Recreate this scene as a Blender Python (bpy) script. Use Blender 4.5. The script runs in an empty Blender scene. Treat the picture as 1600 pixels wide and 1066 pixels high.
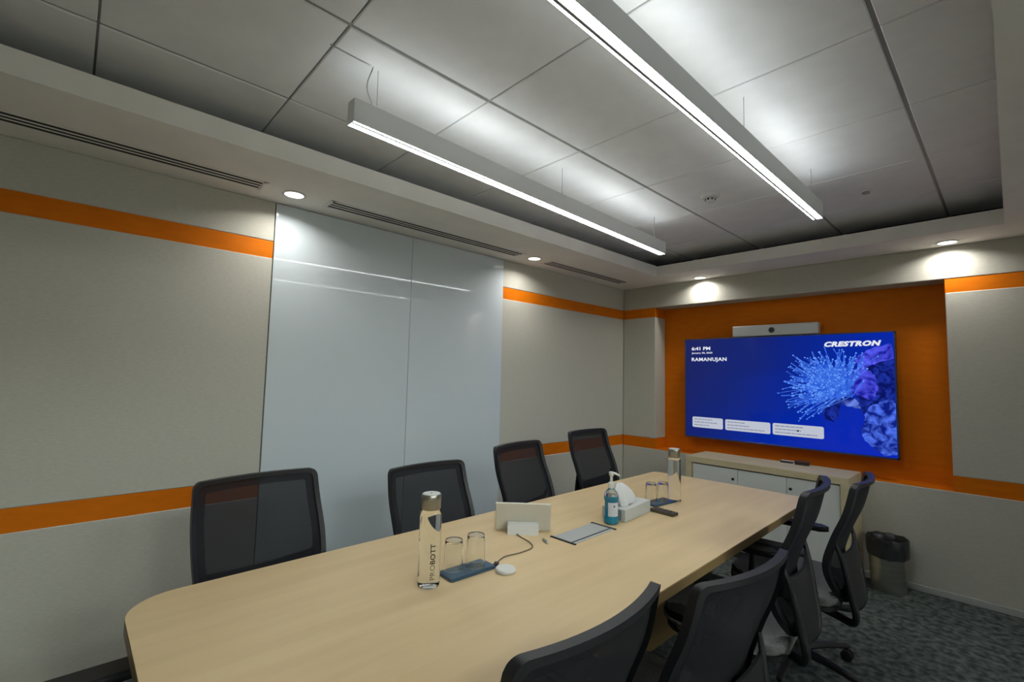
import bpy, bmesh, math, random
from mathutils import Vector, Matrix

random.seed(7)
SC = bpy.context.scene
COL = SC.collection
PI = math.pi

# ------------------------------------------------------------------ camera
CAM = Vector((2.9097, 0.0, 1.4243))
YAW, PITCH, ROLL, FPX = 0.8170, 0.0742, 0.0233, 734.49
fw = Vector((-math.sin(YAW) * math.cos(PITCH), math.cos(YAW) * math.cos(PITCH), math.sin(PITCH)))
rt = Vector((math.cos(YAW), math.sin(YAW), 0))
up = rt.cross(fw)
r2 = rt * math.cos(ROLL) + up * math.sin(ROLL)
u2 = -rt * math.sin(ROLL) + up * math.cos(ROLL)
cd = bpy.data.cameras.new('camera')
cd.sensor_fit = 'HORIZONTAL'
cd.sensor_width = 36.0
cd.lens = FPX * 36.0 / 1600.0
cd.clip_start = 0.02
cam = bpy.data.objects.new('camera', cd)
COL.objects.link(cam)
M = Matrix.Identity(4)
for i in range(3):
    M[i][0], M[i][1], M[i][2], M[i][3] = r2[i], u2[i], -fw[i], CAM[i]
cam.matrix_world = M
SC.camera = cam

# ------------------------------------------------------------------ world and exposure
w = bpy.data.worlds.new('world')
SC.world = w
w.use_nodes = True
w.node_tree.nodes['Background'].inputs[0].default_value = (0.05, 0.052, 0.055, 1)
w.node_tree.nodes['Background'].inputs[1].default_value = 1.0
SC.view_settings.view_transform = 'Standard'
SC.view_settings.look = 'None'
SC.view_settings.exposure = 0.0
SC.view_settings.gamma = 1.0
SC.view_settings.use_curve_mapping = False

# lamp output of the luminaires and added fill (used by their builders further down)
LAMP_DOWN = 29.0      # emission strength of the pendant diffusers
LAMP_UP = 6.5        # emission strength of the pendant uplight modules
OFFICE_FILL = 43.0         # emission strength of the added fill panels in the unseen office
LAMP_FILL = 12.5       # emission strength of the pendants' added full-length strip that lifts the ceiling
DOWN_W = 2.8          # watt of each recessed downlight
LAMP_COL = (0.93, 0.99, 1.0)
DOWN_COL = (1.0, 0.98, 0.92)

# ------------------------------------------------------------------ helpers
def lin(c):
    return c / 12.92 if c <= 0.04045 else ((c + 0.055) / 1.055) ** 2.4

def rgb(r, g, b):
    return (lin(r / 255), lin(g / 255), lin(b / 255), 1)

def tag(o, label=None, cat=None, group=None, kind=None):
    if label: o['label'] = label
    if cat: o['category'] = cat
    if group: o['group'] = group
    if kind: o['kind'] = kind
    return o

def empty(name, loc=(0, 0, 0), rz=0, parent=None):
    o = bpy.data.objects.new(name, None)
    o.empty_display_size = 0.1
    COL.objects.link(o)
    o.location = loc
    o.rotation_euler = (0, 0, rz)
    o.parent = parent
    return o

class MB:
    """collects shapes into one mesh"""
    def __init__(self):
        self.bm = bmesh.new()

    def box(self, x0, x1, y0, y1, z0, z1, bev=0.0, seg=1, mat=None):
        bm = self.bm
        vs = [bm.verts.new((x, y, z)) for z in (z0, z1) for y in (y0, y1) for x in (x0, x1)]
        fs = []
        for q in ((0, 2, 3, 1), (4, 5, 7, 6), (0, 1, 5, 4), (2, 6, 7, 3), (0, 4, 6, 2), (1, 3, 7, 5)):
            fs.append(bm.faces.new([vs[i] for i in q]))
        if bev > 0:
            es = list({e for f in fs for e in f.edges})
            r = bmesh.ops.bevel(bm, geom=es, offset=bev, segments=seg, affect='EDGES', profile=0.5)
            vs = list({v for f in r['faces'] for v in f.verts} | {v for v in vs if v.is_valid})
        if mat is not None:
            for v in vs:
                v.co = mat @ v.co
        return self

    def lathe(self, prof, c=(0, 0, 0), n=32, cap0=True, cap1=True, mat=None):
        """prof: list of (radius, z)"""
        bm = self.bm
        rings = []
        for r, z in prof:
            ring = []
            for k in range(n):
                a = 2 * PI * k / n
                p = Vector((c[0] + r * math.cos(a), c[1] + r * math.sin(a), c[2] + z))
                ring.append(bm.verts.new(mat @ p if mat is not None else p))
            rings.append(ring)
        for a, b in zip(rings, rings[1:]):
            for k in range(n):
                bm.faces.new((a[k], a[(k + 1) % n], b[(k + 1) % n], b[k]))
        if cap0: bm.faces.new(rings[0][::-1])
        if cap1: bm.faces.new(rings[-1])
        return self

    def tube(self, pts, rad, n=8, flat=1.0, upv=Vector((0, 0, 1)), caps=True):
        """round (or flattened) bar along a polyline; rad is a number or one per point"""
        bm = self.bm
        pts = [Vector(p) for p in pts]
        rads = rad if isinstance(rad, (list, tuple)) else [rad] * len(pts)
        rings = []
        for i, p in enumerate(pts):
            t = (pts[min(i + 1, len(pts) - 1)] - pts[max(i - 1, 0)]).normalized()
            s = t.cross(upv)
            if s.length < 1e-3: s = t.cross(Vector((1, 0, 0)))
            s.normalize()
            q = s.cross(t).normalized()
            rings.append([bm.verts.new(p + s * (rads[i] * math.cos(2 * PI * k / n)) + q * (rads[i] * flat * math.sin(2 * PI * k / n))) for k in range(n)])
        for a, b in zip(rings, rings[1:]):
            for k in range(n):
                bm.faces.new((a[k], a[(k + 1) % n], b[(k + 1) % n], b[k]))
        if caps:
            bm.faces.new(rings[0][::-1]); bm.faces.new(rings[-1])
        return self

    def prism(self, pts, z0, z1, bev=0.0, seg=2):
        """outline (x, y) pulled up from z0 to z1"""
        bm = self.bm
        a = [bm.verts.new((x, y, z0)) for x, y in pts]
        b = [bm.verts.new((x, y, z1)) for x, y in pts]
        n = len(pts)
        f0 = bm.faces.new(a[::-1]); f1 = bm.faces.new(b)
        for k in range(n):
            bm.faces.new((a[k], a[(k + 1) % n], b[(k + 1) % n], b[k]))
        if bev > 0:
            bmesh.ops.bevel(bm, geom=list(f0.edges) + list(f1.edges), offset=bev, segments=seg, affect='EDGES')
        return self

    def grid(self, fn, nu, nv, thick=None):
        """surface fn(u, v) for u, v in 0..1; with a thickness function it becomes a closed shell"""
        bm = self.bm
        A = [[bm.verts.new(fn(i / nu, j / nv)) for i in range(nu + 1)] for j in range(nv + 1)]
        for j in range(nv):
            for i in range(nu):
                bm.faces.new((A[j][i], A[j][i + 1], A[j + 1][i + 1], A[j + 1][i]))
        if thick:
            B = [[bm.verts.new(A[j][i].co + thick(i / nu, j / nv)) for i in range(nu + 1)] for j in range(nv + 1)]
            for j in range(nv):
                for i in range(nu):
                    bm.faces.new((B[j][i], B[j + 1][i], B[j + 1][i + 1], B[j][i + 1]))
            loop = [(0, i) for i in range(nu)] + [(j, nu) for j in range(nv)] + [(nv, i) for i in range(nu, 0, -1)] + [(j, 0) for j in range(nv, 0, -1)]
            for k in range(len(loop)):
                j0, i0 = loop[k]; j1, i1 = loop[(k + 1) % len(loop)]
                bm.faces.new((A[j1][i1], A[j0][i0], B[j0][i0], B[j1][i1]))
        return self

    def mesh(self, name, mat, smooth=False, ang=0.6):
        bm = self.bm
        bmesh.ops.recalc_face_normals(bm, faces=bm.faces)
        me = bpy.data.meshes.new(name)
        if smooth:
            for f in bm.faces: f.smooth = True
            for e in bm.edges:
                if len(e.link_faces) == 2 and e.calc_face_angle(0) > ang: e.smooth = False
        bm.to_mesh(me)
        bm.free()
        me.materials.append(mat)
        return me

    def build(self, name, mat, parent=None, loc=(0, 0, 0), smooth=False, ang=0.6):
        o = bpy.data.objects.new(name, self.mesh(name, mat, smooth, ang))
        COL.objects.link(o)
        o.parent = parent
        o.location = loc
        return o

def place(name, me, parent=None, loc=(0, 0, 0), rz=0):
    o = bpy.data.objects.new(name, me)
    COL.objects.link(o)
    o.parent = parent
    o.location = loc
    o.rotation_euler = (0, 0, rz)
    return o

def box_obj(name, mat, b, parent=None, bev=0.0, seg=1):
    return MB().box(*b, bev=bev, seg=seg).build(name, mat, parent)

def copy_tree(o, parent=None):
    c = o.copy()
    COL.objects.link(c)
    c.parent = parent
    for ch in list(o.children): copy_tree(ch, c)
    return c

def rounded(pts, radii, n=8):
    """round the corners of a polygon"""
    out = []
    N = len(pts)
    for i in range(N):
        p = Vector(pts[i]); a = Vector(pts[i - 1]); b = Vector(pts[(i + 1) % N]); r = radii[i]
        da = (a - p).normalized(); db = (b - p).normalized()
        half = da.angle(db) / 2
        d = r / math.tan(half)
        c = p + (da + db).normalized() * (r / math.sin(half))
        s = p + da * d - c; e = p + db * d - c
        a0 = math.atan2(s.y, s.x); a1 = math.atan2(e.y, e.x)
        while a1 - a0 > PI: a1 -= 2 * PI
        while a1 - a0 < -PI: a1 += 2 * PI
        for k in range(n + 1):
            t = a0 + (a1 - a0) * k / n
            out.append((c.x + r * math.cos(t), c.y + r * math.sin(t)))
    return out

# ------------------------------------------------------------------ materials
def base_mat(name, col, rough=0.6, metal=0.0, spec=0.5):
    m = bpy.data.materials.new(name)
    m.use_nodes = True
    b = m.node_tree.nodes['Principled BSDF']
    b.inputs['Base Color'].default_value = col
    b.inputs['Roughness'].default_value = rough
    b.inputs['Metallic'].default_value = metal
    b.inputs['Specular IOR Level'].default_value = spec
    return m

def textured(name, c1, c2, scale=(40, 40, 40), detail=6, rough=0.6, bump=0.0, bump_scale=None, spec=0.5, metal=0.0, p0=0.35, p1=0.65, rough_noise=True):
    """two tones mixed by stretched noise with a fine relief"""
    m = base_mat(name, c1, rough, metal, spec)
    nt = m.node_tree; N = nt.nodes; L = nt.links; b = N['Principled BSDF']
    tc = N.new('ShaderNodeTexCoord')
    mp = N.new('ShaderNodeMapping'); mp.inputs['Scale'].default_value = scale
    no = N.new('ShaderNodeTexNoise'); no.inputs['Scale'].default_value = 1.0; no.inputs['Detail'].default_value = detail
    cr = N.new('ShaderNodeValToRGB')
    cr.color_ramp.elements[0].position = p0; cr.color_ramp.elements[0].color = c1
    cr.color_ramp.elements[1].position = p1; cr.color_ramp.elements[1].color = c2
    L.new(tc.outputs['Object'], mp.inputs[0]); L.new(mp.outputs[0], no.inputs['Vector'])
    L.new(no.outputs['Fac'], cr.inputs[0]); L.new(cr.outputs[0], b.inputs['Base Color'])
    if bump:
        bp = N.new('ShaderNodeBump'); bp.inputs['Strength'].default_value = bump; bp.inputs['Distance'].default_value = 0.002
        src = no
        if bump_scale:
            mp2 = N.new('ShaderNodeMapping'); mp2.inputs['Scale'].default_value = bump_scale
            src = N.new('ShaderNodeTexNoise'); src.inputs['Scale'].default_value = 1.0; src.inputs['Detail'].default_value = 3
            L.new(tc.outputs['Object'], mp2.inputs[0]); L.new(mp2.outputs[0], src.inputs['Vector'])
        L.new(src.outputs['Fac'], bp.inputs['Height']); L.new(bp.outputs[0], b.inputs['Normal'])
    return m

def emissive(name, col, strength):
    m = bpy.data.materials.new(name)
    m.use_nodes = True
    nt = m.node_tree
    nt.nodes.remove(nt.nodes['Principled BSDF'])
    e = nt.nodes.new('ShaderNodeEmission')
    e.inputs[0].default_value = (*col[:3], 1)
    e.inputs[1].default_value = strength
    nt.links.new(e.outputs[0], nt.nodes['Material Output'].inputs[0])
    return m

def glass(name, col, ior, rough=0.0):
    m = base_mat(name, col, rough)
    b = m.node_tree.nodes['Principled BSDF']
    b.inputs['Transmission Weight'].default_value = 1.0
    b.inputs['IOR'].default_value = ior
    return m

def mesh_fabric(name, col, open_):
    """knitted chair mesh that lets part of the view through"""
    m = base_mat(name, col, 0.8, spec=0.2)
    nt = m.node_tree; N = nt.nodes; L = nt.links
    tr = N.new('ShaderNodeBsdfTransparent'); mx = N.new('ShaderNodeMixShader')
    mx.inputs[0].default_value = 1 - open_
    L.new(tr.outputs[0], mx.inputs[1]); L.new(N['Principled BSDF'].outputs[0], mx.inputs[2])
    L.new(mx.outputs[0], N['Material Output'].inputs[0])
    return m

MAT = {}
MAT['fabric'] = textured('wall_fabric', (0.495, 0.48, 0.42, 1), (0.535, 0.52, 0.457, 1), (40, 40, 160), 5, 0.9, 0.25, (300, 300, 300), 0.1)
MAT['orange'] = textured('orange_laminate', (0.64, 0.155, 0.002, 1), (0.69, 0.17, 0.003, 1), (8, 8, 30), 3, 0.55, spec=0.12)
MAT['plaster'] = textured('white_plaster', (0.78, 0.755, 0.71, 1), (0.82, 0.795, 0.75, 1), (6, 6, 6), 3, 0.8, spec=0.2)
MAT['tile'] = textured('ceiling_tile', (0.76, 0.76, 0.755, 1), (0.80, 0.80, 0.795, 1), (9, 9, 9), 4, 0.55, 0.05, (300, 300, 300), 0.35)
MAT['grid'] = base_mat('grid_metal', (0.30, 0.30, 0.29, 1), 0.5)
MAT['void'] = base_mat('void_dark', (0.03, 0.03, 0.03, 1), 0.9)
MAT['board'] = base_mat('back_painted_glass', (0.60, 0.66, 0.70, 1), 0.04, spec=0.5)
MAT['board_edge'] = base_mat('glass_edge', (0.10, 0.16, 0.14, 1), 0.2)
MAT['carpet'] = textured('carpet', (0.042, 0.052, 0.052, 1), (0.15, 0.17, 0.165, 1), (26, 26, 26), 9, 0.95, 0.4, (260, 260, 260), 0.05, p0=0.36, p1=0.70)
MAT['skirt'] = base_mat('skirting_aluminium', (0.42, 0.43, 0.41, 1), 0.4)
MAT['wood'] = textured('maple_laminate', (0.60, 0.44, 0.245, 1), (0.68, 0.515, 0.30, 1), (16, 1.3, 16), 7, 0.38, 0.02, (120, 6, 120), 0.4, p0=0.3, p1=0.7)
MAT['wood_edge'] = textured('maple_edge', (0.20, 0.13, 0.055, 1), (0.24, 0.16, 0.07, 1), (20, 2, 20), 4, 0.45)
MAT['wood_pale'] = textured('pale_oak_laminate', (0.50, 0.42, 0.26, 1), (0.57, 0.485, 0.31, 1), (3, 30, 30), 6, 0.5)
MAT['white_door'] = base_mat('white_laminate', (0.60, 0.61, 0.59, 1), 0.45)
MAT['lock'] = base_mat('lock_metal', (0.05, 0.05, 0.05, 1), 0.35, 0.8)
MAT['black'] = base_mat('black_plastic', (0.014, 0.014, 0.016, 1), 0.5, spec=0.35)
MAT['black_gloss'] = base_mat('black_satin', (0.014, 0.014, 0.017, 1), 0.42, spec=0.4)
MAT['mesh'] = mesh_fabric('chair_mesh', (0.013, 0.0135, 0.017, 1), 0.10)
MAT['mesh_dense'] = mesh_fabric('chair_mesh_border', (0.010, 0.010, 0.013, 1), 0.03)
MAT['seat'] = textured('seat_fabric', (0.13, 0.13, 0.135, 1), (0.19, 0.187, 0.19, 1), (160, 160, 160), 3, 0.95, 0.3, None, 0.1)
MAT['steel'] = textured('brushed_steel', (0.42, 0.41, 0.37, 1), (0.54, 0.52, 0.48, 1), (3, 3, 90), 4, 0.33, metal=0.9)
MAT['alu'] = base_mat('lamp_aluminium', (0.72, 0.72, 0.73, 1), 0.4, 0.0)
MAT['alu_lid'] = base_mat('brushed_aluminium_lid', (0.50, 0.52, 0.53, 1), 0.4, 0.35)
MAT['bar_alu'] = base_mat('bar_silver', (0.42, 0.43, 0.42, 1), 0.4, 0.3)
MAT['diffuser'] = emissive('lamp_diffuser', LAMP_COL, LAMP_DOWN)
MAT['glow'] = emissive('lamp_fill', LAMP_COL, LAMP_FILL)
MAT['uplight'] = emissive('lamp_uplight', LAMP_COL, LAMP_UP)
MAT['downlight'] = emissive('downlight_disc', DOWN_COL, 3.0)
MAT['white'] = base_mat('white_plastic', (0.62, 0.62, 0.60, 1), 0.4)
MAT['cream'] = base_mat('ivory_plastic', (0.56, 0.54, 0.47, 1), 0.45)
MAT['bottle'] = glass('bottle_glass', (0.97, 0.99, 0.97, 1), 1.33)
MAT['tumbler'] = glass('tumbler_glass', (0.97, 0.98, 0.96, 1), 1.45)
MAT['gel'] = base_mat('blue_gel', (0.01, 0.26, 0.42, 1), 0.2)
MAT['gel'].node_tree.nodes['Principled BSDF'].inputs['Transmission Weight'].default_value = 0.35
MAT['clear'] = glass('clear_plastic', (0.9, 0.97, 0.98, 1), 1.25)
MAT['label'] = base_mat('paper_label', (0.55, 0.58, 0.62, 1), 0.6)
MAT['print'] = base_mat('print_black', (0.025, 0.022, 0.02, 1), 0.6)
MAT['print_navy'] = base_mat('print_navy', (0.03, 0.03, 0.10, 1), 0.6)
MAT['tray'] = base_mat('blue_tray', (0.035, 0.075, 0.125, 1), 0.15)
MAT['card'] = base_mat('grey_cardboard', (0.50, 0.51, 0.50, 1), 0.6)
MAT['card_side'] = base_mat('grey_cardboard_print', (0.22, 0.25, 0.26, 1), 0.6)
MAT['tissue'] = base_mat('tissue_paper', (0.66, 0.66, 0.68, 1), 0.9)
MAT['tissue'].node_tree.nodes['Principled BSDF'].inputs['Subsurface Weight'].default_value = 0.0
MAT['liner'] = textured('bin_liner', (0.010, 0.010, 0.012, 1), (0.03, 0.03, 0.034, 1), (30, 30, 12), 4, 0.35, 0.8)
MAT['brown'] = base_mat('brown_felt', (0.06, 0.03, 0.025, 1), 0.8)
MAT['remote'] = base_mat('dark_brown_case', (0.055, 0.045, 0.035, 1), 0.45)
MAT['cord'] = base_mat('cord_rubber', (0.16, 0.13, 0.10, 1), 0.6)
MAT['office_fill'] = emissive('office_fill_panel', (0.97, 1.0, 0.97), OFFICE_FILL)
MAT['office_floor'] = textured('office_carpet', (0.30, 0.30, 0.29, 1), (0.38, 0.38, 0.37, 1), (20, 20, 20), 5, 0.9)
def pane_mat():
    m = bpy.data.materials.new('partition_glass'); m.use_nodes = True
    nt = m.node_tree; N = nt.nodes; N.remove(N['Principled BSDF'])
    tr = N.new('ShaderNodeBsdfTransparent'); gl = N.new('ShaderNodeBsdfGlossy'); gl.inputs['Roughness'].default_value = 0.02
    tr.inputs[0].default_value = (0.93, 0.96, 0.94, 1)
    fr_ = N.new('ShaderNodeFresnel'); fr_.inputs[0].default_value = 1.45; mx = N.new('ShaderNodeMixShader')
    nt.links.new(fr_.outputs[0], mx.inputs[0]); nt.links.new(tr.outputs[0], mx.inputs[1]); nt.links.new(gl.outputs[0], mx.inputs[2])
    nt.links.new(mx.outputs[0], N['Material Output'].inputs[0])
    return m
MAT['pane'] = pane_mat()
MAT['cord_grey'] = base_mat('cord_grey', (0.33, 0.33, 0.32, 1), 0.6)
MAT['cap_steel'] = base_mat('cap_steel', (0.34, 0.33, 0.29, 1), 0.3, 0.9)
MAT['wire'] = base_mat('steel_wire', (0.25, 0.25, 0.25, 1), 0.5)

# ------------------------------------------------------------------ room dimensions
D = 4.409            # face of the back wall panels
XR = 3.62            # right wall
YF = -1.30           # wall behind the camera
HS = 2.40            # underside of the perimeter soffit
HF = 2.4945          # top edge of its fascia
HC = 2.60            # face of the ceiling tiles
XS, YS, XI, YI = 0.629, 4.007, 2.910, -0.75   # inner edges of the soffit
ZT1, ZB1, ZT2, ZB2 = 2.170, 2.0707, 0.8204, 0.7173
G0, GS, G1 = 0.8175, 1.7298, 2.6088
RX0, RX1, RY = 0.382, 2.6087, 4.615             # orange recess

def struct(o): o['kind'] = 'structure'; return o

# floor
floor = struct(box_obj('floor', MAT['carpet'], (-0.15, XR + 0.1, YF - 0.1, RY + 0.1, -0.08, 0.0)))

# left wall: backing, upholstered panels and orange bands
wl = struct(box_obj('wall_left', MAT['plaster'], (-0.15, -0.03, YF - 0.1, RY + 0.1, 0, 2.75)))
for (y0, y1) in ((YF, G0 - 0.001), (G1 + 0.001, D)):
    box_obj('fabric_panel', MAT['fabric'], (-0.03, 0, y0, y1, 0.06, ZB2), wl, 0.004)
    box_obj('fabric_panel', MAT['fabric'], (-0.03, 0, y0, y1, ZT2, ZB1), wl, 0.004)
    box_obj('fabric_panel', MAT['fabric'], (-0.03, 0, y0, y1, ZT1, HS), wl, 0.004)
    box_obj('orange_band', MAT['orange'], (-0.03, -0.004, y0, y1, ZB2, ZT2), wl)
    box_obj('orange_band', MAT['orange'], (-0.03, -0.004, y0, y1, ZB1, ZT1), wl)
struct(box_obj('baseboard_left', MAT['skirt'], (-0.03, 0.008, YF, D, 0, 0.06), None, 0.003))

# back wall with the orange recess
wb = struct(box_obj('wall_back', MAT['plaster'], (-0.15, XR + 0.1, RY + 0.012, RY + 0.12, 0, 2.75)))
box_obj('recess_panel', MAT['orange'], (-0.03, XR, RY, RY + 0.012, 0, ZT1 + 0.1), wb)
box_obj('fabric_panel', MAT['fabric'], (0, RX0, D, RY, ZT2, ZB1), wb, 0.004)
box_obj('fabric_panel', MAT['fabric'], (RX1, XR, D, RY, ZT2, ZB1), wb, 0.004)
box_obj('fabric_panel', MAT['fabric'], (0, XR, D, RY, ZT1, HS), wb, 0.004)
box_obj('fabric_panel', MAT['fabric'], (0, XR, D, RY - 0.0, 0.045, ZB2 - 0.004), wb, 0.003)
box_obj('recess_ledge', MAT['orange'], (0, XR, D + 0.004, RY, ZB2 - 0.004, ZB2), wb)
for (x0, x1) in ((0, RX0), (RX1, XR)):
    box_obj('orange_band', MAT['orange'], (x0, x1, D + 0.004, RY, ZB1, ZT1), wb)
    box_obj('orange_band', MAT['orange'], (x0, x1, D + 0.004, RY, ZB2, ZT2), wb)
struct(box_obj('baseboard_back', MAT['skirt'], (0, XR, D - 0.010, D + 0.05, 0, 0.045), None, 0.003))

# walls out of view
wr = struct(box_obj('wall_right', MAT['plaster'], (XR, XR + 0.12, 3.62, RY + 0.1, 0, 2.75)))
box_obj('wall_header', MAT['plaster'], (XR, XR + 0.12, YF - 0.1, 3.62, HS, 2.75), wr)
win = struct(empty('window_1', (XR + 0.05, 1.16, 0)))
for k in range(5):
    y = YF + (3.62 - YF) * k / 4
    box_obj('mullion', MAT['black'], (-0.02, 0.02, y - 1.16 - 0.02, y - 1.16 + 0.02, 0.06, HS - 0.04), win)
for (a, b_) in ((0.0, 0.06), (HS - 0.04, HS)):
    box_obj('frame_rail', MAT['black'], (-0.025, 0.025, YF - 1.16, 3.62 - 1.16, a, b_), win)
for k in range(4):
    y0 = YF + (3.62 - YF) * k / 4 - 1.16 + 0.02; y1 = YF + (3.62 - YF) * (k + 1) / 4 - 1.16 - 0.02
    box_obj('glass_pane', MAT['pane'], (-0.005, 0.005, y0, y1, 0.06, HS - 0.04), win)
# open office beyond the glass: floor, ceiling, far walls and added ceiling panels for fill light
OX0, OX1, OY0, OY1 = XR + 0.12, 11.5, -3.0, 7.0
struct(box_obj('floor_office', MAT['office_floor'], (XR + 0.1, OX1, OY0, OY1, -0.08, 0.0)))
struct(box_obj('ceiling_office', MAT['tile'], (XR + 0.12, OX1, OY0, OY1, 2.70, 2.78)))
struct(box_obj('wall_office', MAT['plaster'], (OX1, OX1 + 0.1, OY0, OY1, 0, 2.78)))
struct(box_obj('wall_office_near', MAT['plaster'], (XR + 0.12, OX1, OY0 - 0.1, OY0, 0, 2.78)))
struct(box_obj('wall_office_far', MAT['plaster'], (XR + 0.12, OX1, OY1, OY1 + 0.1, 0, 2.78)))
struct(box_obj('wall_office_side', MAT['plaster'], (XR + 0.02, XR + 0.12, RY + 0.1, OY1, 0, 2.78)))
struct(box_obj('wall_office_corner', MAT['plaster'], (XR + 0.02, XR + 0.12, OY0, YF - 0.1, 0, 2.78)))
for i_, x in enumerate((4.9, 6.7, 8.5)):
    for j_, y in enumerate((-1.0, 0.4, 1.8)):
        e = empty('fill_panel', (x, y, 2.70))
        tag(e, 'added square fill-light panel in the %s office row, %s' % (('nearest', 'middle', 'farthest')[i_], ('behind the camera', 'level with the table head', 'level with the whiteboard')[j_]), 'ceiling light', 'added office fill panels')
        MB().box(-0.30, 0.30, -0.30, 0.30, -0.012, 0.0).build('panel_frame', MAT['white'], e)
        MB().box(-0.27, 0.27, -0.27, 0.27, -0.014, -0.012).build('panel_diffuser', MAT['office_fill'], e)
wf = struct(box_obj('wall_front', MAT['plaster'], (-0.15, XR + 0.12, YF - 0.12, YF, 0, 2.75)))

# ceiling: dark void slab, grid, tiles, soffit ring
ce = struct(box_obj('ceiling', MAT['void'], (-0.15, XR + 0.12, YF - 0.12, RY + 0.12, HC + 0.05, HC + 0.12)))
XL = [0.185, 0.800, 1.412, 2.030, 2.647, 3.265, 3.62]
YL = [-1.26, -0.632, -0.006, 0.618, 1.240, 1.868, 2.505, 3.142, 3.750, 4.38]
XB = [-0.02] + XL
g = MB()
for x in XL[:-1]: g.box(x - 0.012, x + 0.012, YF, RY, HC + 0.006, HC + 0.018)
g.build('ceiling_grid', MAT['grid'], ce)
g = MB()
for y in YL: g.box(-0.02, XR, y - 0.012, y + 0.012, HC + 0.010, HC + 0.020)
g.build('ceiling_grid', MAT['grid'], ce)
for i in range(len(XB) - 1):
    for j in range(len(YL) - 1):
        x0, x1, y0, y1 = XB[i] + 0.007, XB[i + 1] - 0.007, YL[j] + 0.0035, YL[j + 1] - 0.0035
        dz = random.uniform(-0.0012, 0.0012)
        box_obj('ceiling_tile', MAT['tile'], (x0, x1, y0, y1, HC + dz, HC + 0.014 + dz), ce, 0.003)
s = MB()
bm = s.bm
def ring(z, o=False):
    if o: return [bm.verts.new(p) for p in ((-0.02, YF, z), (XR, YF, z), (XR, RY, z), (-0.02, RY, z))]
    return [bm.verts.new(p) for p in ((XS, YI, z), (XI, YI, z), (XI, YS, z), (XS, YS, z))]
o0, i0, i1, o1 = ring(HS, True), ring(HS), ring(HF), ring(HF, True)
for A, B in ((o0, i0), (i0, i1), (i1, o1), (o1, o0)):
    for k in range(4):
        bm.faces.new((A[k], A[(k + 1) % 4], B[(k + 1) % 4], B[k]))
s.build('soffit', MAT['plaster'], ce)

# ------------------------------------------------------------------ glass writing board on the left wall
gb = empty('glass_whiteboard', (0, (G0 + G1) / 2, 0.06))
tag(gb, 'tall white glass writing board of two panes between the beige wall panels', 'whiteboard')
for (y0, y1) in ((G0 + 0.001, GS - 0.0015), (GS + 0.0015, G1 - 0.001)):
    p = MB().box(0.001, 0.009, y0, y1, 0.065, HS - 0.004, 0.0015).build('glass_pane', MAT['board'])
    p.parent = gb; p.location = -gb.location
box_obj('board_backing', MAT['board_edge'], (-0.03, -0.002, G0, G1, 0.065, HS - 0.004), wl)


# ------------------------------------------------------------------ air slots and downlights in the soffit
def air_slot(y0, y1, label):
    e = empty('air_diffuser', (0.22, (y0 + y1) / 2, HS))
    tag(e, label, 'air vent', 'slot air diffusers in the soffit')
    L = (y1 - y0) / 2
    MB().box(-0.060, 0.060, -L, L, -0.0018, 0.0).build('slot_backing', MAT['void'], e)
    for (a, b) in ((-0.070, -0.050), (-0.024, -0.011), (0.011, 0.024), (0.050, 0.070)):
        MB().box(a, b, -L, L, -0.0026, -0.0005).build('slot_bar', MAT['plaster'], e)
    for sgn in (-1, 1):
        MB().box(-0.070, 0.070, sgn * L - 0.012, sgn * L + 0.012, -0.0026, -0.0005).build('end_cap', MAT['plaster'], e)

air_slot(-0.92, 0.685, 'long slot air vent in the soffit left of the whiteboard')
air_slot(1.035, 2.59, 'long slot air vent in the soffit above the glass whiteboard')
air_slot(2.91, 4.075, 'slot air vent in the soffit nearest the far corner')

def downlight(x, y, label):
    e = empty('downlight', (x, y, HS))
    tag(e, label, 'downlight', 'recessed downlights in the soffit')
    MB().lathe([(0.048, -0.001), (0.060, -0.001), (0.062, -0.004), (0.058, -0.006), (0.050, -0.005), (0.048, -0.001)], n=40, cap0=False, cap1=False).build('trim_ring', MAT['white'], e, smooth=True)
    MB().lathe([(0.050, -0.0035), (0.050, -0.0008)], n=40).build('light_disc', MAT['downlight'], e)
    ld = bpy.data.lights.new('downlight_beam', 'AREA')
    ld.shape = 'DISK'; ld.size = 0.09; ld.energy = DOWN_W; ld.color = DOWN_COL; ld.spread = math.radians(150)
    lo = bpy.data.objects.new('downlight_beam', ld)
    COL.objects.link(lo); lo.parent = e; lo.location = (0, 0, -0.008)

downlight(0.217, 0.846, 'round downlight at the top left corner of the whiteboard')
downlight(0.229, 2.749, 'round downlight between two air slots, right of the whiteboard')
downlight(0.904, 4.318, 'round downlight on the far wall above the screen\'s left part')
downlight(2.639, 4.292, 'round downlight above the right edge of the orange recess')

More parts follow.
